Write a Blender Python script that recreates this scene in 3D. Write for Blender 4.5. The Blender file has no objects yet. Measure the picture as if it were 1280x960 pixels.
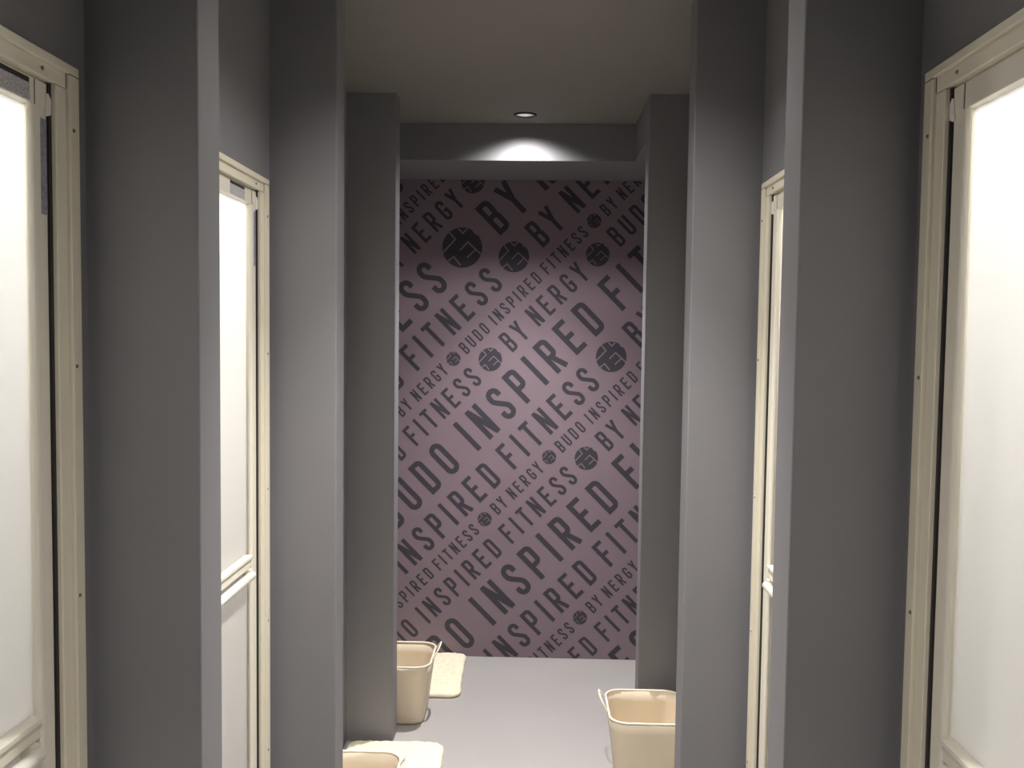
import bpy, bmesh, math, random
from mathutils import Vector, Matrix, noise

random.seed(7)
SC = bpy.context.scene
COL = SC.collection

# ------------------------------------------------------------------ camera
CAM_H = 1.5568
YAW, PITCH, ROLL, FPX = 0.0271, -0.0535, 0.0125, 1134.65
F = Vector((-math.sin(YAW) * math.cos(PITCH), math.cos(YAW) * math.cos(PITCH), math.sin(PITCH)))
R = Vector((math.cos(YAW), math.sin(YAW), 0.0))
U = R.cross(F)
R2 = R * math.cos(ROLL) + U * math.sin(ROLL)
U2 = U * math.cos(ROLL) - R * math.sin(ROLL)
cd = bpy.data.cameras.new('camera')
cam = bpy.data.objects.new('camera', cd)
COL.objects.link(cam)
m = Matrix((R2, U2, -F)).transposed().to_4x4()
m.translation = Vector((0, 0, CAM_H))
cam.matrix_world = m
cd.sensor_fit = 'HORIZONTAL'
cd.sensor_width = 36.0
cd.lens = 36.0 * FPX / 1280.0
cd.clip_start = 0.02
SC.camera = cam

# ------------------------------------------------------------------ world, exposure
w = bpy.data.worlds.new('world')
SC.world = w
w.use_nodes = True
w.node_tree.nodes['Background'].inputs[0].default_value = (0.0, 0.0, 0.0, 1)
w.node_tree.nodes['Background'].inputs[1].default_value = 0.0
SC.view_settings.view_transform = 'Standard'
SC.view_settings.look = 'None'
SC.view_settings.gamma = 1.0
SC.view_settings.use_curve_mapping = False
SC.view_settings.exposure = 0.0
SC.cycles.use_denoising = True
SC.cycles.max_bounces = 12
SC.cycles.diffuse_bounces = 6
SC.cycles.transmission_bounces = 6
SC.cycles.sample_clamp_indirect = 6.0

# lights the place has: ceiling downlights along the corridor, a lamp in each shower booth
DOWN_W = 202.0       # main beam
SPILL_W = 46.0       # weak wide spill of the reflector
DOWN_Y = [3.695, 1.97, 0.25]
DOWN_X = -0.061
DOWN_SIZE, SPILL_SIZE = 84.0, 142.0
BOOTH_W = 39.0

# ------------------------------------------------------------------ measures (metres)
AL, AR = -0.7072, 0.5754          # door walls
BL, BR = -0.53, 0.3982            # free ends of the piers
PY = [0.4391, 1.4121, 2.3851, 3.3741]
PT = 0.0962                       # pier thickness
YM = 4.321                        # mural wall
ZC = 2.4414                       # ceiling
YB, ZB = 3.8481, 2.2875           # dropped beam
YBACK = -1.6
WT = 0.09                         # door wall thickness
BAYS = [(PY[i] + PT, PY[i + 1]) for i in range(3)]      # the bays with shower doors
BAYS[2] = (BAYS[2][0] - 0.020, BAYS[2][1] - 0.098)       # the third door sits a little nearer its first pier

# ------------------------------------------------------------------ materials
def lin(c):
    return tuple(((v / 255.0) / 12.92 if v / 255.0 <= 0.04045 else ((v / 255.0 + 0.055) / 1.055) ** 2.4) for v in c)

def material(name, col, rough=0.6, var=0.06, vscale=6.0, bump=0.0, bscale=200.0, metal=0.0, spec=0.5, coat=0.0):
    mt = bpy.data.materials.new(name)
    mt.use_nodes = True
    nt = mt.node_tree
    b = nt.nodes['Principled BSDF']
    b.inputs['Roughness'].default_value = rough
    b.inputs['Metallic'].default_value = metal
    b.inputs['Specular IOR Level'].default_value = spec
    tc = nt.nodes.new('ShaderNodeTexCoord')
    nz = nt.nodes.new('ShaderNodeTexNoise')
    nz.inputs['Scale'].default_value = vscale
    nz.inputs['Detail'].default_value = 5.0
    nt.links.new(tc.outputs['Object'], nz.inputs['Vector'])
    mp = nt.nodes.new('ShaderNodeMapRange')
    mp.inputs['From Min'].default_value = 0.3
    mp.inputs['From Max'].default_value = 0.7
    mp.inputs['To Min'].default_value = 1.0 - var
    mp.inputs['To Max'].default_value = 1.0 + var
    nt.links.new(nz.outputs['Fac'], mp.inputs['Value'])
    mx = nt.nodes.new('ShaderNodeVectorMath')
    mx.operation = 'SCALE'
    mx.inputs[0].default_value = col
    nt.links.new(mp.outputs['Result'], mx.inputs['Scale'])
    nt.links.new(mx.outputs['Vector'], b.inputs['Base Color'])
    if bump > 0:
        n2 = nt.nodes.new('ShaderNodeTexNoise')
        n2.inputs['Scale'].default_value = bscale
        n2.inputs['Detail'].default_value = 3.0
        nt.links.new(tc.outputs['Object'], n2.inputs['Vector'])
        bp = nt.nodes.new('ShaderNodeBump')
        bp.inputs['Strength'].default_value = bump
        bp.inputs['Distance'].default_value = 0.002
        nt.links.new(n2.outputs['Fac'], bp.inputs['Height'])
        nt.links.new(bp.outputs['Normal'], b.inputs['Normal'])
    return mt

M = {}
M['wall'] = material('grey wall paint', (0.208, 0.203, 0.214), 0.62, 0.02, 4.0, 0.12, 260.0, spec=0.3)
M['ceiling'] = material('ceiling paint', (0.21, 0.195, 0.175), 0.8, 0.02, 4.0, 0.1, 260.0, spec=0.2)
M['floor'] = material('grey vinyl floor', (0.39, 0.372, 0.365), 0.42, 0.03, 3.0, 0.05, 90.0, spec=0.4)
M['booth'] = material('booth lining', (0.64, 0.64, 0.63), 0.5, 0.01)
M['mural'] = material('mauve mural paper', (0.236, 0.178, 0.207), 0.6, 0.05, 2.5, 0.05, 300.0, spec=0.25)
M['print'] = material('slate mural print', (0.056, 0.051, 0.065), 0.6, 0.06, 5.0, spec=0.25)
M['frame'] = material('ivory door frame', (0.74, 0.69, 0.56), 0.42, 0.02, 8.0, spec=0.45)
M['stile'] = material('ivory door leaf', (0.74, 0.70, 0.60), 0.42, 0.02, 8.0, spec=0.45)
M['white'] = material('white plastic fitting', (0.80, 0.78, 0.70), 0.35, 0.02, 20.0)
M['dark_strip'] = material('black slot shade and sticker bar', (0.02, 0.018, 0.015), 0.7, 0.1)  # shade of the door slot as plain black; also the sticker's printed bar
M['seam'] = material('dark joint', (0.10, 0.09, 0.06), 0.7, 0.1)
M['screw'] = material('steel screw', (0.22, 0.20, 0.17), 0.35, 0.1, metal=0.8)
M['basket'] = material('beige soft plastic', (0.72, 0.62, 0.475), 0.45, 0.03, 8.0, 0.04, 150.0, spec=0.4)
M['rim'] = material('beige soft plastic edge', (0.88, 0.82, 0.69), 0.4, 0.02, 8.0)
M['mat'] = material('cream bath mat pile', (0.88, 0.80, 0.62), 0.95, 0.07, 40.0, 0.6, 420.0, spec=0.1)
M['trim'] = material('black downlight trim', (0.012, 0.012, 0.012), 0.35, 0.05)
M['reflector'] = material('silver reflector', (0.85, 0.86, 0.88), 0.38, 0.02, 30.0, metal=1.0)

def glass_panel():
    mt = bpy.data.materials.new('frosted door panel')
    mt.use_nodes = True
    nt = mt.node_tree
    nt.nodes.remove(nt.nodes['Principled BSDF'])
    out = nt.nodes['Material Output']
    tr = nt.nodes.new('ShaderNodeBsdfTranslucent')
    df = nt.nodes.new('ShaderNodeBsdfDiffuse')
    gl = nt.nodes.new('ShaderNodeBsdfGlossy')
    gl.inputs['Roughness'].default_value = 0.35
    tr.inputs['Color'].default_value = (0.93, 0.92, 0.90, 1)
    df.inputs['Color'].default_value = (0.55, 0.53, 0.505, 1)
    nz = nt.nodes.new('ShaderNodeTexNoise')
    nz.inputs['Scale'].default_value = 900.0
    tc = nt.nodes.new('ShaderNodeTexCoord')
    nt.links.new(tc.outputs['Object'], nz.inputs['Vector'])
    bp = nt.nodes.new('ShaderNodeBump')
    bp.inputs['Strength'].default_value = 0.08
    bp.inputs['Distance'].default_value = 0.001
    nt.links.new(nz.outputs['Fac'], bp.inputs['Height'])
    nt.links.new(bp.outputs['Normal'], gl.inputs['Normal'])
    m1 = nt.nodes.new('ShaderNodeMixShader')
    m1.inputs[0].default_value = 0.52
    nt.links.new(tr.outputs[0], m1.inputs[1])
    nt.links.new(df.outputs[0], m1.inputs[2])
    m2 = nt.nodes.new('ShaderNodeMixShader')
    m2.inputs[0].default_value = 0.03
    nt.links.new(m1.outputs[0], m2.inputs[1])
    nt.links.new(gl.outputs[0], m2.inputs[2])
    nt.links.new(m2.outputs[0], out.inputs['Surface'])
    return mt
M['panel'] = glass_panel()

def sticker_mat():
    # pale notice sticker with rows of tiny illegible grey print
    mt = material('printed notice sticker', (0.55, 0.54, 0.56), 0.5, 0.0)
    nt = mt.node_tree
    b = nt.nodes['Principled BSDF']
    tc = nt.nodes.new('ShaderNodeTexCoord')
    mp = nt.nodes.new('ShaderNodeMapping')
    mp.inputs['Scale'].default_value = (1, 260, 420)
    nt.links.new(tc.outputs['Object'], mp.inputs['Vector'])
    nz = nt.nodes.new('ShaderNodeTexNoise')
    nz.inputs['Scale'].default_value = 1.0
    nz.inputs['Detail'].default_value = 2.0
    nt.links.new(mp.outputs['Vector'], nz.inputs['Vector'])
    cr = nt.nodes.new('ShaderNodeValToRGB')
    cr.color_ramp.elements[0].position = 0.42
    cr.color_ramp.elements[0].color = (0.33, 0.32, 0.35, 1)
    cr.color_ramp.elements[1].position = 0.56
    cr.color_ramp.elements[1].color = (0.56, 0.54, 0.54, 1)
    nt.links.new(nz.outputs['Fac'], cr.inputs['Fac'])
    nt.links.new(cr.outputs['Color'], b.inputs['Base Color'])
    return mt
M['sticker'] = sticker_mat()
M['sticker_blue'] = material('blue grey notice sticker', (0.27, 0.27, 0.33), 0.5, 0.3, 160.0)

def lens_mat():
    mt = bpy.data.materials.new('downlight lens')
    mt.use_nodes = True
    b = mt.node_tree.nodes['Principled BSDF']
    b.inputs['Base Color'].default_value = (0.7, 0.7, 0.7, 1)
    b.inputs['Emission Color'].default_value = (1, 0.98, 0.95, 1)
    b.inputs['Emission Strength'].default_value = 10.0
    return mt
M['lens'] = lens_mat()

# ------------------------------------------------------------------ helpers
def tag(o, label=None, cat=None, group=None, kind=None):
    if label: o['label'] = label
    if cat: o['category'] = cat
    if group: o['group'] = group
    if kind: o['kind'] = kind
    return o

def empty(name, loc=(0, 0, 0)):
    o = bpy.data.objects.new(name, None)
    o.location = loc
    o.empty_display_size = 0.1
    COL.objects.link(o)
    return o

def obj(name, bm, mat, parent=None, smooth=False, bevel=0.0, seg=2):
    me = bpy.data.meshes.new(name)
    bmesh.ops.recalc_face_normals(bm, faces=bm.faces[:])
    bm.to_mesh(me)
    bm.free()
    me.materials.append(mat)
    if smooth:
        for p in me.polygons: p.use_smooth = True
    o = bpy.data.objects.new(name, me)
    COL.objects.link(o)
    if parent: o.parent = parent
    if bevel > 0:
        b = o.modifiers.new('bevel', 'BEVEL')
        b.width = bevel
        b.segments = seg
        b.limit_method = 'ANGLE'
        b.harden_normals = False
    return o

def box(bm, x0, x1, y0, y1, z0, z1):
    v = [bm.verts.new((x, y, z)) for x in (x0, x1) for y in (y0, y1) for z in (z0, z1)]
    for f in ((0, 1, 3, 2), (4, 6, 7, 5), (0, 4, 5, 1), (2, 3, 7, 6), (0, 2, 6, 4), (1, 5, 7, 3)):
        bm.faces.new([v[i] for i in f])

def boxes(*bs):
    bm = bmesh.new()
    for b in bs: box(bm, *b)
    return bm

def loft(bm, rings, cap0=False, cap1=False, closed=True):
    vs = [[bm.verts.new(p) for p in r] for r in rings]
    n = len(rings[0])
    for a, b in zip(vs, vs[1:]):
        for i in range(n if closed else n - 1):
            bm.faces.new((a[i], a[(i + 1) % n], b[(i + 1) % n], b[i]))
    if cap0: bm.faces.new(vs[0])
    if cap1: bm.faces.new(list(reversed(vs[-1])))

# ------------------------------------------------------------------ the setting
OUTX = 1.0    # booth depth
tag(obj('floor', boxes((AL - WT - OUTX, AR + WT + OUTX, YBACK - 0.1, YM + 0.1, -0.1, 0.0)), M['floor']),
    'smooth pale grey floor running down the corridor to the mural', 'floor', kind='structure')

# ceiling with round cut-outs for the downlights
def ceiling():
    bm = bmesh.new()
    RH, N, HS = 0.040, 32, 0.10
    ys = sorted(DOWN_Y)
    def quad(x0, x1, y0, y1):
        bm.faces.new([bm.verts.new(p) for p in ((x0, y0, ZC), (x1, y0, ZC), (x1, y1, ZC), (x0, y1, ZC))])
    y = YBACK
    for c in ys:
        quad(AL, AR, y, c - HS)
        quad(AL, DOWN_X - HS, c - HS, c + HS)
        quad(DOWN_X + HS, AR, c - HS, c + HS)
        inner, outer = [], []
        for i in range(N):
            a = 2 * math.pi * i / N
            ca, sa = math.cos(a), math.sin(a)
            k = HS / max(abs(ca), abs(sa))
            inner.append(bm.verts.new((DOWN_X + RH * ca, c + RH * sa, ZC)))
            outer.append(bm.verts.new((DOWN_X + k * ca, c + k * sa, ZC)))
        for i in range(N):
            j = (i + 1) % N
            bm.faces.new((inner[i], outer[i], outer[j], inner[j]))
        y = c + HS
    quad(AL, AR, y, YM)
    bmesh.ops.remove_doubles(bm, verts=bm.verts[:], dist=1e-5)
    # closed slab above, so that nothing leaks in
    box(bm, AL, AR, YBACK, YM, ZC + 0.12, ZC + 0.16)
    return bm
tag(obj('ceiling', ceiling(), M['ceiling']), 'plain warm grey ceiling above the corridor', 'ceiling', kind='structure')

FR_OFF = 0.041          # wall strip between a pier and a door frame
Z_TOP = 1.948           # top of a door frame
def door_wall(name, xa, xb, label):
    bs = []
    y = YBACK
    for (b0, b1) in BAYS:
        o0, o1 = b0 + FR_OFF, b1 - FR_OFF
        bs.append((xa, xb, y, o0, 0, ZC + 0.12))
        bs.append((xa, xb, o0, o1, Z_TOP, ZC + 0.12))
        y = o1
    bs.append((xa, xb, y, YM, 0, ZC + 0.12))
    tag(obj(name, boxes(*bs), M['wall']), label, 'wall', kind='structure')
door_wall('wall_left', AL - WT, AL, 'left grey corridor wall holding the row of lit shower doors')
door_wall('wall_right', AR, AR + WT, 'right grey corridor wall holding the row of lit shower doors')
tag(obj('wall_back', boxes((AL - WT, AR + WT, YM, YM + 0.1, 0, ZC + 0.12)), M['wall']),
    'grey end wall that carries the lettered mural', 'wall', kind='structure')
tag(obj('wall_front', boxes((AL - WT, AR + WT, YBACK - 0.1, YBACK, 0, ZC + 0.12)), M['wall']),
    'grey wall closing the corridor behind the viewer', 'wall', kind='structure')

ordn = ['nearest', 'second', 'third', 'far']
pier_txt = ['out of view beside the viewer', 'with its broad face beside the nearest door',
            'standing past the second shower door', 'standing just before the mural']
for i, y in enumerate(PY):
    for side, x0, x1 in (('left', AL - 0.006, BL), ('right', BR, AR + 0.006)):
        o = obj('wall_pier_%s_%d' % (side, i + 1), boxes((x0, x1, y, y + PT, -0.006, ZC + 0.006)), M['wall'], bevel=0.003)
        tag(o, 'grey projecting partition pier on the %s, %s' % (side, pier_txt[i]), 'pier', kind='structure')

tag(obj('ceiling_beam', boxes((AL, AR, YB, YM, ZB, ZC)), M['wall'], bevel=0.002),
    'dropped grey beam across the ceiling above the mural', 'beam', kind='structure')
tag(obj('ceiling_side_beam', boxes((BR, AR, PY[3] + PT, YB, ZB, ZC)), M['wall'], bevel=0.002),
    'short dropped grey beam along the right behind the far pier', 'beam', kind='structure')

# shower booths behind the doors (closed white rooms, each with its lamp)
ZBO = 2.25
for side, xa, xb in (('left', AL - WT - OUTX, AL - WT), ('right', AR + WT, AR + WT + OUTX)):
    far = xa if side == 'left' else xb
    s = -1 if side == 'left' else 1
    y0, y1 = PY[0] + PT / 2, PY[3] + PT / 2
    bs = [(min(far, far + s * 0.03), max(far, far + s * 0.03), y0, y1, 0, ZBO),
          (xa, xb, y0 - 0.02, y1, ZBO, ZBO + 0.03)]
    for yy in [p + PT / 2 for p in PY]:
        bs.append((xa, xb, yy - 0.02, yy + 0.02, 0, ZBO))
    tag(obj('wall_booth_%s' % side, boxes(*bs), M['booth']),
        'white lining of the shower booths behind the %s doors' % side, 'wall', kind='structure')
    for i, (b0, b1) in enumerate(BAYS):
        ld = bpy.data.lights.new('booth_lamp', 'POINT')
        ld.shadow_soft_size = 0.09
        ld.energy = BOOTH_W
        ld.color = (1.0, 0.99, 0.985)
        lo = bpy.data.objects.new('booth_lamp', ld)
        lo.location = ((xb - 0.46 * OUTX) if side == 'left' else (xa + 0.46 * OUTX), b1 - 0.24, 1.98)
        COL.objects.link(lo)

# ------------------------------------------------------------------ doors
def build_door(name, side, b0, b1, label, stickers=None):
    """side -1: door in the left wall facing +x; side +1: right wall facing -x."""
    xw = AL if side < 0 else AR
    n = 1.0 if side < 0 else -1.0            # towards the corridor
    root = tag(empty(name, (xw, (b0 + b1) / 2, 0)), label, 'door', kind='structure')
    c = (b0 + b1) / 2
    Y0, Y1 = b0 + FR_OFF - c, b1 - FR_OFF - c        # frame outer edges, local
    def bx(p0, p1, y0, y1, z0, z1):                   # p: proud of the wall plane
        a, b = sorted((n * p0, n * p1))
        return (a, b, y0, y1, z0, z1)
    P1, P2, PL = 0.012, 0.006, -0.004                 # outer flange, inner step, leaf face
    e = 0.0006
    # jambs: outer flange plus inner step, each a mesh of its own
    for sgn, ya in ((1, Y1), (-1, Y0)):
        def yy(o0, o1):
            return tuple(sorted((ya - sgn * o0, ya - sgn * o1)))
        jb = bmesh.new()
        box(jb, *bx(-0.06, P1, *yy(0, 0.027), 0.0, Z_TOP - 0.0145))
        box(jb, *bx(-0.06, P2, *yy(0.027, 0.056), 0.0, 1.9115))
        j = obj('jamb', jb, M['frame'], root, bevel=0.0015)
        g = bmesh.new()  # black strip standing in for the shade inside the open slot
        box(g, *bx(-0.03, -0.001, *yy(0.0562, 0.0636), 0.03, 1.9115))
        obj('dark_strip', g, M['dark_strip'], j)
        for z in (1.853, 1.502, 1.151, 0.803, 0.455, 0.12):
            sb = bmesh.new()
            bmesh.ops.create_cone(sb, cap_ends=True, segments=12, radius1=0.0032, radius2=0.0024, depth=0.002,
                                  matrix=Matrix.Translation((n * (P1 + 0.0008), ya - sgn * 0.018, z)) @ Matrix.Rotation(n * math.pi / 2, 4, 'Y'))
            obj('screw', sb, M['screw'], j)
        # dark seam line where head and jamb meet
        sm = boxes(bx(P1 - 0.002, P1 - 0.0005, *yy(0.001, 0.0265), Z_TOP - 0.0146, Z_TOP - 0.0135),
                   bx(P2, P2 + 0.0006, *yy(0.0270, 0.0280), Z_TOP - 0.035, Z_TOP - 0.0135))
        obj('joint', sm, M['seam'], j)
    hb = bmesh.new()
    box(hb, *bx(-0.06, P1, Y0, Y1, Z_TOP - 0.0135, Z_TOP))
    box(hb, *bx(-0.06, P2, Y0 + 0.0275, Y1 - 0.0275, 1.9125, Z_TOP - 0.0135))
    head = obj('head', hb, M['frame'], root, bevel=0.0015)
    for k in (-0.26, 0.0, 0.305):
        sb = bmesh.new()
        bmesh.ops.create_cone(sb, cap_ends=True, segments=12, radius1=0.0032, radius2=0.0024, depth=0.002,
                              matrix=Matrix.Translation((n * (P2 + 0.0008), k, 1.924)) @ Matrix.Rotation(n * math.pi / 2, 4, 'Y'))
        obj('screw', sb, M['screw'], head)
    obj('threshold', boxes(bx(-0.06, P2, Y0 + 0.0565, Y1 - 0.0565, 0.0, 0.028)), M['frame'], root, bevel=0.0015)

    # leaf
    L0, L1 = Y0 + 0.064, Y1 - 0.064
    leaf_z0, leaf_z1 = 0.034, 1.9095
    for sgn, ya in ((1, L1), (-1, L0)):
        def yy(o0, o1):
            return tuple(sorted((ya - sgn * o0, ya - sgn * o1)))
        st = obj('stile', boxes(bx(-0.035, PL, *yy(0, 0.031), leaf_z0, leaf_z1)), M['stile'], root, bevel=0.0015)
        # slim rounded glazing bead beside each panel
        bd = bmesh.new()
        for z0, z1 in ((0.10, 1.873),):
            ring = []
            for k in range(9):
                a = math.pi * k / 8
                ring.append((PL - 0.006 + 0.008 * math.sin(a), ya - sgn * (0.031 + 0.0055 - 0.0055 * math.cos(a))))
            loft(bd, [[(n * p, q, z) for p, q in ring] for z in (z0, z1)], True, True)
        obj('glazing_bead', bd, M['stile'], st, smooth=False)
        cap = obj('corner_cap', boxes(bx(-0.034, PL + 0.0012, *yy(0.0008, 0.0300), 1.8735, leaf_z1 - 0.0006)), M['stile'], st, bevel=0.001)
        obj('joint', boxes(bx(PL, PL + 0.0006, *yy(0.0305, 0.0316), 1.8735, leaf_z1 - 0.001)), M['seam'], cap)
        # pivot fitting bridging the slot
        pv = bmesh.new()
        prof = [(0.0, 0.0), (0.012, 0.004), (0.013, 0.026), (0.006, 0.034), (0.0, 0.032)]
        rings = []
        for p in (PL - 0.012, PL + 0.004):
            rings.append([(n * p, ya - sgn * (0.006 - q[0]), 1.862 + q[1]) for q in prof])
        loft(pv, rings, True, True)
        obj('pivot', pv, M['white'], st, bevel=0.0012)
    yr0, yr1 = L0 + 0.0315, L1 - 0.0315
    rail = obj('top_rail', boxes(bx(-0.035, PL, yr0, yr1, 1.8735, leaf_z1)), M['stile'], root, bevel=0.0012)
    obj('bottom_rail', boxes(bx(-0.035, PL, yr0, yr1, leaf_z0, 0.0995)), M['stile'], root, bevel=0.0015)
    mid = obj('middle_rail', boxes(bx(-0.035, PL + 0.001, L0 + 0.0425, L1 - 0.0425, 0.967, 0.9895),
                                   bx(-0.035, PL + 0.005, L0 + 0.0425, L1 - 0.0425, 0.9895, 0.998)), M['stile'], root, bevel=0.0015)
    yp0, yp1 = L0 + 0.0425, L1 - 0.0425
    obj('upper_panel', boxes(bx(-0.022, -0.018, yp0 - 0.01, yp1 + 0.01, 0.998, 1.8735)), M['panel'], root)
    obj('lower_panel', boxes(bx(-0.022, -0.018, yp0 - 0.01, yp1 + 0.01, 0.0995, 0.967)), M['panel'], root)
    # round pull bar carried on two end brackets under the middle rail
    hbm = bmesh.new()
    ya, yb = yr0 + 0.026, yr1 - 0.026
    rings = []
    for yv, r in ((ya - 0.006, 0.004), (ya - 0.003, 0.0085), (ya, 0.0105), (yb, 0.0105), (yb + 0.003, 0.0085), (yb + 0.006, 0.004)):
        rings.append([(n * (0.003 + r * math.cos(a)), yv, 0.950 + r * math.sin(a)) for a in [2 * math.pi * k / 14 for k in range(14)]])
    loft(hbm, rings, True, True)
    hd = obj('pull_bar', hbm, M['white'], root, smooth=True)
    for yv in (ya + 0.004, yb - 0.004):
        obj('bracket', boxes(bx(-0.018, 0.004, yv - 0.007, yv + 0.007, 0.944, 0.966)), M['stile'], hd, bevel=0.001)
    if stickers:
        s0, s1 = stickers                              # distance of the label from the far frame edge
        xs = PL + 0.0004
        lb = obj('notice_sticker', boxes(bx(PL, xs, Y1 - s1, Y1 - s0, 1.8755, 1.9065)), M['sticker'], rail)
        tag(lb, 'pale notice sticker with tiny grey print')
        obj('notice_bar', boxes(bx(xs, xs + 0.0003, Y1 - s1, Y1 - s0 - 0.002, 1.8995, 1.9065)), M['dark_strip'], rail)
        vs = obj('side_sticker', boxes(bx(PL, xs, L1 - 0.017, L1 - 0.001, 1.722, 1.858)), M['sticker_blue'], root)
        tag(vs, 'narrow blue grey notice sticker')
    return root

lt = ['nearest on the left, cut off by the photo edge, with printed sticker',
      'second on the left, partly hidden by the first left pier',
      'third on the left, hidden behind the second pier']
rt = [t.replace('left', 'right').replace(', with printed sticker', '') for t in lt]
k = 0
for i, (b0, b1) in enumerate(BAYS):
    k += 1
    build_door('door_%d' % k, -1, b0, b1, 'frosted lit shower door in ivory frame, ' + lt[i],
               ((0.107, 0.30) if i == 0 else (0.15, 0.254)))
    k += 1
    build_door('door_%d' % k, 1, b0, b1, 'frosted lit shower door in ivory frame, ' + rt[i])

# ------------------------------------------------------------------ mural
mural = tag(empty('wall_mural', ((AL + AR) / 2, YM, 0)), 'mauve end-wall mural with diagonal dark lettering and round emblems', 'mural')
MX = (AL + AR) / 2
YP = -0.002
MX0, MX1, MZ0, MZ1 = AL + 0.002 - MX, AR - 0.002 - MX, 0.001, ZB - 0.001
obj('backdrop', boxes((MX0, MX1, YP, -0.0003, MZ0, MZ1)), M['mural'], mural)

SW = 0.140
HW = SW / 2
GW = 0.41
xl, xr, yb_, yt = HW, GW - HW, HW, 1 - HW
rc = (xr - xl) / 2
def arc(cx, cy, r, a0, a1, n=8, ry=None):
    ry = ry or r
    return [(cx + r * math.cos(math.radians(a0 + (a1 - a0) * i / n)), cy + ry * math.sin(math.radians(a0 + (a1 - a0) * i / n))) for i in range(n + 1)]
cx = (xl + xr) / 2
RR = 0.105
P_bowl = lambda y0, y1: [(xl, y0)] + arc(xr - RR, y0 + RR, RR, -90, 0, 6) + arc(xr - RR, y1 - RR, RR, 0, 90, 6) + [(xl, y1)]
GLYPH = {   # list of (polyline, closed); lb, advance
    'O': ([(arc(cx, yt - rc, rc, 0, 180) + arc(cx, yb_ + rc, rc, 180, 360), True)], 0.15, 0.71),
    'U': ([([(xl, 1)] + arc(cx, yb_ + rc, rc, 180, 360) + [(xr, 1)], False)], 0.15, 0.71),
    'D': ([([(xl, yb_)] + arc(xr - RR, yb_ + RR, RR, -90, 0, 6) + arc(xr - RR, yt - RR, RR, 0, 90, 6) + [(xl, yt)], True)], 0.15, 0.71),
    'B': ([(P_bowl(yb_, 0.52), True), (P_bowl(0.52, yt), True)], 0.15, 0.71),
    'P': ([(P_bowl(0.44, yt), True), ([(xl, 0), (xl, 0.6)], False)], 0.15, 0.69),
    'R': ([(P_bowl(0.46, yt), True), ([(xl, 0), (xl, 0.6)], False), ([(cx - 0.01, 0.46), (xr + 0.012, 0.0)], False)], 0.15, 0.72),
    'I': ([([(HW, 0), (HW, 1)], False)], 0.175, 0.475),
    'N': ([([(xl, 0), (xl, 1)], False), ([(xr, 0), (xr, 1)], False), ([(xl + 0.005, 0.97), (xr - 0.005, 0.03)], False)], 0.15, 0.71),
    'E': ([([(GW - 0.01, yt), (xl, yt), (xl, yb_), (GW - 0.01, yb_)], False), ([(xl, 0.52), (GW - 0.06, 0.52)], False)], 0.15, 0.71),
    'F': ([([(GW - 0.02, yt), (xl, yt), (xl, 0)], False), ([(xl, 0.50), (GW - 0.07, 0.50)], False)], 0.15, 0.66),
    'T': ([([(0.0, yt), (GW, yt)], False), ([(cx, 0), (cx, yt)], False)], 0.13, 0.67),
    'Y': ([([(0.045, 1.0), (cx, 0.46)], False), ([(GW - 0.045, 1.0), (cx, 0.46)], False), ([(cx, 0), (cx, 0.5)], False)], 0.145, 0.70),
    'S': ([([(xr, 0.70)] + arc(cx, yt - rc, rc, 0, 180) + [(xl, 0.70), (xl + 0.02, 0.645), (xl + 0.065, 0.585), (xr - 0.065, 0.415), (xr - 0.02, 0.355), (xr, 0.30)]
            + arc(cx, yb_ + rc, rc, 0, -180) + [(xl, 0.30)], False)], 0.14, 0.69),
    'G': ([([(xr, 0.69)] + arc(cx, yt - rc, rc, 0, 180) + arc(cx, yb_ + rc, rc, 180, 360) + [(xr, 0.45), (cx - 0.01, 0.45)], False)], 0.15, 0.71),
}
SPACE = 0.28
EMB = 1.62
EMB_R = 0.54

def thick(pts, closed, wd):
    """offset a centre line to both sides with mitred joints; returns quads"""
    P = [Vector((p[0], p[1])) for p in pts]
    Q = [P[0]]
    for p in P[1:]:
        if (p - Q[-1]).length > 1e-4: Q.append(p)
    if closed and (Q[0] - Q[-1]).length < 1e-4: Q.pop()
    n = len(Q)
    Ls, Rs = [], []
    for i in range(n):
        a = Q[i - 1] if (i > 0 or closed) else None
        b = Q[(i + 1) % n] if (i < n - 1 or closed) else None
        d1 = (Q[i] - a).normalized() if a is not None else None
        d2 = (b - Q[i]).normalized() if b is not None else None
        if d1 is None: d1 = d2
        if d2 is None: d2 = d1
        t = (d1 + d2)
        t = t.normalized() if t.length > 1e-6 else d1
        nn = Vector((-t.y, t.x))
        c = max(0.5, abs(nn.dot(Vector((-d1.y, d1.x)))))
        o = nn * (wd / 2 / c)
        Ls.append(Q[i] + o)
        Rs.append(Q[i] - o)
    return [(Ls[i], Ls[(i + 1) % n], Rs[(i + 1) % n], Rs[i]) for i in range(n if closed else n - 1)]

S2 = math.sqrt(0.5)
def st2xz(s, t):
    return ((s - t) * S2 - MX, (s + t) * S2)

def clip(bm):
    for co, no in (((MX0, 0, 0), (-1, 0, 0)), ((MX1, 0, 0), (1, 0, 0)), ((0, 0, MZ0), (0, 0, -1)), ((0, 0, MZ1), (0, 0, 1))):
        g = bm.verts[:] + bm.edges[:] + bm.faces[:]
        if not g: return
        bmesh.ops.bisect_plane(bm, geom=g, plane_co=co, plane_no=no, clear_outer=True)

def add_quads(bm, quads, s0, t0, H, y):
    for q in quads:
        vs = []
        for p in q:
            x, z = st2xz(s0 + p[0] * H, t0 + p[1] * H)
            vs.append(bm.verts.new((x, y, z)))
        try: bm.faces.new(vs)
        except ValueError: pass

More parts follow.
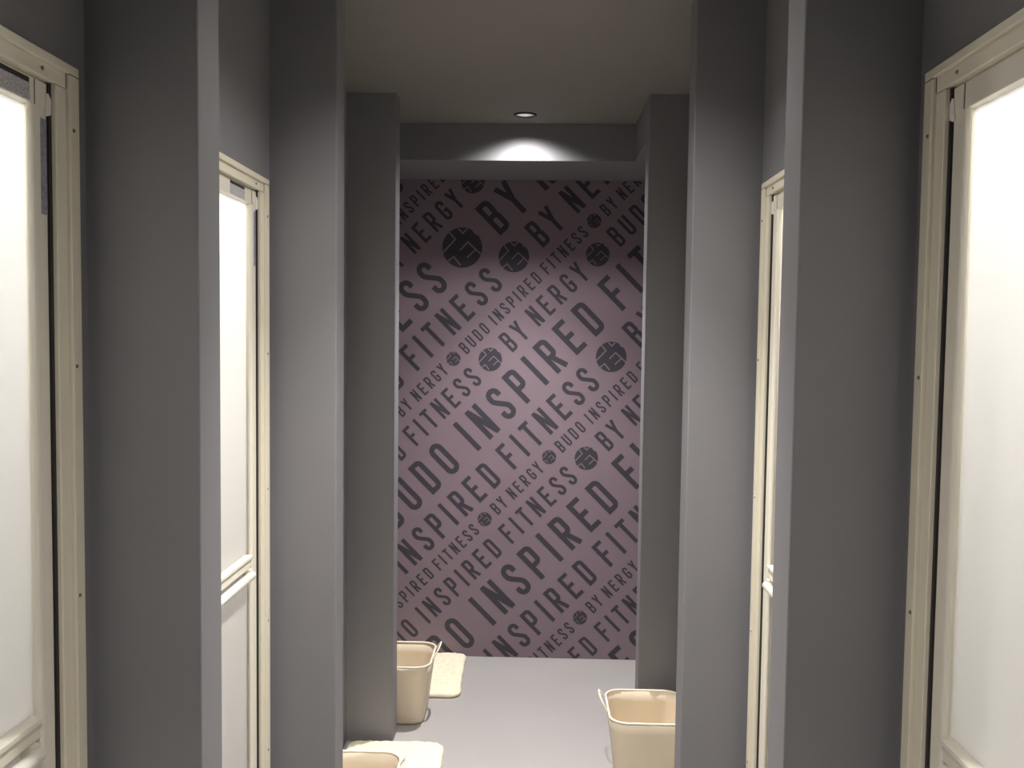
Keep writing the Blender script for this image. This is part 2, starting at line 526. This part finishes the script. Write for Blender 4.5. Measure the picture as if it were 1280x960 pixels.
YL = YP - 0.0005
MARKS = [[(-.69, .80), (-.35, .40), (-.97, -.26)], [(-.12, -.14), (.28, .28), (.95, -.33)], [(.66, -.10), (.24, -.50)],
         [(-.72, -.70), (-.42, -.45), (-.09, -.87)], [(-.20, .93), (.02, .71), (.24, .93)]]

def emblem(s, t, H):
    x, z = st2xz(s, t)
    r = EMB_R * H
    if x < MX0 - r or x > MX1 + r or z < MZ0 - r or z > MZ1 + r: return
    bm = bmesh.new()
    ring = []
    N = 48
    for i in range(N):
        a = 2 * math.pi * i / N
        k = 1.0
        d = math.degrees(a) % 360
        if 38 < d < 56: k = 0.93                       # clipped shoulder of the crest
        ring.append(bm.verts.new((x + r * k * math.cos(a), YL, z + r * k * math.sin(a))))
    bm.faces.new(ring)
    clip(bm)
    if not bm.faces:
        bm.free(); return
    e = obj('emblem', bm, M['print'], mural)
    bm = bmesh.new()
    for ln in MARKS:
        for q in thick(ln, False, 0.075):
            vs = [bm.verts.new((x + p.x * r, YL - 0.0004, z + p.y * r)) for p in q]
            bm.faces.new(vs)
    clip(bm)
    if bm.faces: obj('emblem_line', bm, M['mural'], e)
    else: bm.free()

CYCLE = ['BUDO', 'INSPIRED', 'FITNESS', '@', 'BY', 'NERGY', '@']
def layout():
    """positions in units of cap height over one period"""
    x = 0.0
    items, keys = [], {}
    for wi, wd in enumerate(CYCLE):
        if wd == '@':
            items.append(('@', x + EMB / 2))
            keys['FB' if wi == 3 else 'NB'] = x + EMB / 2
            x += EMB
        else:
            letters = []
            for ci, ch in enumerate(wd):
                gl, lb, adv = GLYPH[ch]
                letters.append((ch, x + lb))
                keys[wd + str(ci)] = x + lb
                x += adv
            items.append((wd, letters))
            if wi + 1 < len(CYCLE) and CYCLE[wi + 1] != '@': x += SPACE
    return items, keys, x
ITEMS, KEYS, PERIOD = layout()

def text_row(t_mid, H, key, s_key):
    t0 = t_mid - H / 2
    base = s_key - KEYS[key] * H
    for rep in range(-3, 5):
        s0 = base + rep * PERIOD * H
        for kind, dat in ITEMS:
            if kind == '@':
                emblem(s0 + dat * H, t_mid, H)
                continue
            for ch, px in dat:
                bm = bmesh.new()
                for li, (line, closed) in enumerate(GLYPH[ch][0]):
                    add_quads(bm, thick(line, closed, SW), s0 + px * H, t0, H, YL - 0.00012 * li)
                clip(bm)
                if bm.faces:
                    obj('letter', bm, M['print'], mural)
                else:
                    bm.free()

HB, HM, HD, HS_ = 0.176, 0.1345, 0.1035, 0.0629
ROWS = [
    (2.105, HM, 'INSPIRED7', 1.085), (1.960, HS_, 'INSPIRED2', 1.076), (1.834, HD, 'NB', 1.390),
    (1.6475, HB, 'FB', 1.137), (1.445, HM, 'FB', 1.281), (1.301, HS_, 'NB', 0.738), (1.176, HD, 'FB', 0.862),
    (0.990, HB, 'INSPIRED0', 0.513), (0.784, HM, 'FB', 1.282), (0.646, HS_, 'FB', 0.306), (0.518, HD, 'FB', 0.861),
    (0.332, HB, 'INSPIRED4', 0.422), (0.126, HM, 'INSPIRED4', 0.192), (-0.016, HS_, 'FB', 0.302), (-0.144, HD, 'INSPIRED7', 0.213),
    (-0.326, HB, 'FITNESS5', 0.394),
]
for r_ in ROWS: text_row(*r_)

# ------------------------------------------------------------------ downlights
for i, y in enumerate(DOWN_Y):
    root = tag(empty('downlight', (DOWN_X, y, ZC)),
               ['round recessed downlight in the ceiling just before the beam', 'round recessed downlight in the ceiling above the second doors',
                'round recessed downlight in the ceiling above the viewer'][i], 'downlight', 'ceiling downlights')
    N = 40
    def ring(r, z):
        return [(r * math.cos(2 * math.pi * q / N), r * math.sin(2 * math.pi * q / N), z) for q in range(N)]
    bm = bmesh.new()
    loft(bm, [ring(0.0362, 0.004), ring(0.0362, -0.004), ring(0.041, -0.0065), ring(0.0455, -0.005), ring(0.0475, -0.001), ring(0.0475, 0.0)])
    obj('trim_ring', bm, M['trim'], root, smooth=True)
    bm = bmesh.new()
    loft(bm, [ring(0.0361, 0.002), ring(0.0345, 0.016), ring(0.031, 0.030), ring(0.024, 0.040)])
    obj('reflector', bm, M['reflector'], root, smooth=True)
    bm = bmesh.new()
    loft(bm, [ring(0.0245, 0.0395), ring(0.015, 0.041), ring(0.004, 0.042)], False, True)
    obj('lens', bm, M['lens'], root, smooth=True)
    for nm, en, sz in (('downlight_lamp', DOWN_W, DOWN_SIZE), ('downlight_spill', SPILL_W, SPILL_SIZE)):
        ld = bpy.data.lights.new(nm, 'SPOT')
        ld.energy = en
        ld.color = (1.0, 0.965, 0.925) if i else (1.0, 0.975, 0.95)
        ld.spot_size = math.radians(sz)
        ld.spot_blend = 1.0
        ld.shadow_soft_size = 0.030
        lo = bpy.data.objects.new(nm, ld)
        lo.location = (0, 0, -0.006)
        lo.parent = root
        COL.objects.link(lo)

# ------------------------------------------------------------------ baskets
def rrect(hx, hy, r, z, n=7):
    pts = []
    for (sx, sy, a0) in ((1, 1, 0), (-1, 1, 90), (-1, -1, 180), (1, -1, 270)):
        for i in range(n + 1):
            a = math.radians(a0 + 90 * i / n)
            pts.append((sx * (hx - r) + r * math.cos(a), sy * (hy - r) + r * math.sin(a), z))
    return pts

def build_basket():
    root = empty('laundry_basket')
    H = 0.25
    hx0, hy0, hx1, hy1 = 0.112, 0.112, 0.140, 0.150
    bm = bmesh.new()
    rings = [rrect(hx0 - 0.014, hy0 - 0.014, 0.040, 0.0), rrect(hx0 - 0.004, hy0 - 0.004, 0.048, 0.004), rrect(hx0, hy0, 0.05, 0.014)]
    for k in range(1, 7):
        f = k / 6
        g = f ** 1.15
        rings.append(rrect(hx0 + (hx1 - hx0) * g, hy0 + (hy1 - hy0) * g, 0.05 + 0.012 * f, 0.014 + (H - 0.018) * f))
    w_ = 0.0045
    inner = []
    for k in range(6, -1, -1):
        f = k / 6
        g = f ** 1.15
        inner.append(rrect(hx0 + (hx1 - hx0) * g - w_, hy0 + (hy1 - hy0) * g - w_, 0.046 + 0.012 * f, 0.014 + (H - 0.018) * f))
    rings += inner + [rrect(hx0 - 0.02, hy0 - 0.02, 0.04, 0.008)]
    loft(bm, rings, True, True)
    body = obj('body', bm, M['basket'], root, smooth=True)
    # rolled rim
    bm = bmesh.new()
    prof = []
    for k in range(10):
        a = 2 * math.pi * k / 10
        prof.append((0.0040 * math.cos(a), H - 0.001 + 0.0035 * math.sin(a)))
    loft_rings = [rrect(hx1 - 0.002 + p, hy1 - 0.002 + p, 0.060 + p, z) for p, z in prof]
    loft(bm, loft_rings + [loft_rings[0]])
    bmesh.ops.remove_doubles(bm, verts=bm.verts[:], dist=1e-6)
    obj('rim', bm, M['rim'], root, smooth=True)
    # strap handles, one loop on each end, leaning outward
    for s in (1, -1):
        bm = bmesh.new()
        rings = []
        NH = 16
        for k in range(NH + 1):
            a = math.pi * k / NH
            y = -0.062 * math.cos(a)
            up = math.sin(a) ** 0.7
            px = s * (hx1 - 0.001 + (0.028 if s > 0 else 0.006) * up)
            pz = H - 0.004 + 0.046 * up
            wv, tv = 0.0105, 0.0032
            d = Vector((s * 0.5, 0, 0.86))              # strap's width direction
            e_ = Vector((0.86, 0, -s * 0.5))
            c = Vector((px, y, pz))
            rings.append([tuple(c + d * (wv * math.cos(q)) + e_ * (tv * math.sin(q))) for q in [2 * math.pi * j / 8 for j in range(8)]])
        loft(bm, rings, True, True)
        obj('handle', bm, M['rim'], root, smooth=True)
    return root

def copy_tree(o, parent=None):
    c = o.copy()
    COL.objects.link(c)
    c.parent = parent
    for ch in o.children: copy_tree(ch, c)
    return c

proto = build_basket()
spots = [((-0.545, 3.636, 0.0), 0.0, 1.0, 'beige soft plastic laundry basket on the floor behind the far left pier'),
         ((-0.545, 2.655, 0.0), 0.0, 0.93, 'beige soft plastic laundry basket at the bottom left, in front of the bright mat'),
         ((0.406, 3.166, 0.0), math.pi, 1.0, 'beige soft plastic laundry basket on the right, half hidden by a pier')]
for i, (loc, rz, sz, lb) in enumerate(spots):
    o = proto if i == 0 else copy_tree(proto)
    o.location = loc
    o.rotation_euler.z = rz
    o.scale = (1, 1, sz)
    tag(o, lb, 'basket', 'laundry baskets')

# ------------------------------------------------------------------ bath mats
def bath_mat(x0, x1, y0, y1, seed, label, shear=0.0):
    hx, hy = (x1 - x0) / 2, (y1 - y0) / 2
    cx_, cy_ = (x0 + x1) / 2, (y0 + y1) / 2
    bm = bmesh.new()
    TH = 0.022
    def wob(x, y):
        v = Vector((x * 14, y * 14, seed * 3.7))
        return Vector((noise.noise(v) * 0.006, noise.noise(v + Vector((31, 7, 2))) * 0.006))
    NR = 26
    rings = []
    # outer skirt up to the pile, then inward
    def ring(scale_in, z, rough):
        pts = []
        base = rrect(hx - scale_in, hy - scale_in, max(0.012, 0.045 - scale_in), 0, 16)
        full = []
        for a, b in zip(base, base[1:] + base[:1]):      # resample the straight runs
            d = math.hypot(b[0] - a[0], b[1] - a[1])
            n = max(1, int(d / 0.012)) if d > 0.02 else 1
            for j in range(n):
                f = j / n
                full.append((a[0] + (b[0] - a[0]) * f, a[1] + (b[1] - a[1]) * f))
        return full
    outline = ring(0.0, 0, 0)
    n = len(outline)
    def level(k, z, rough):
        r = []
        for (x, y) in outline:
            X, Y = x * k[0], y * k[1]
            o = wob(X, Y)
            zz = z + (noise.noise(Vector((X * 60, Y * 60, seed))) * 0.004 + noise.noise(Vector((X * 170, Y * 170, seed))) * 0.003) * rough
            r.append((X + o.x + shear * Y, Y + o.y, max(0.0006, zz)))
        return r
    def kk(ins): return ((hx - ins) / hx, (hy - ins) / hy)
    for ins, z, ro in ((0.006, 0.0006, 0), (0.0, 0.006, 0.2), (0.0, 0.013, 0.6), (0.004, 0.019, 0.8), (0.010, TH, 1)):
        rings.append(level(kk(ins), z, ro))
    for i in range(1, NR):
        f = i / NR
        s = 1 - f
        k0 = kk(0.010)
        rings.append(level((k0[0] * s, k0[1] * s), TH, 1))
    loft(bm, rings, True, True)
    o = obj('bath_mat', bm, M['mat'], smooth=True)
    o.location = (cx_, cy_, 0)
    tag(o, label, 'bath mat', 'bath mats')
bath_mat(-0.685, -0.316, 3.80, 4.31, 1, 'cream fluffy bath mat against the foot of the mural', -0.02)
bath_mat(-0.690, -0.326, 2.86, 3.345, 2, 'cream fluffy bath mat at the bottom left, in front of the far left pier', 0.0)
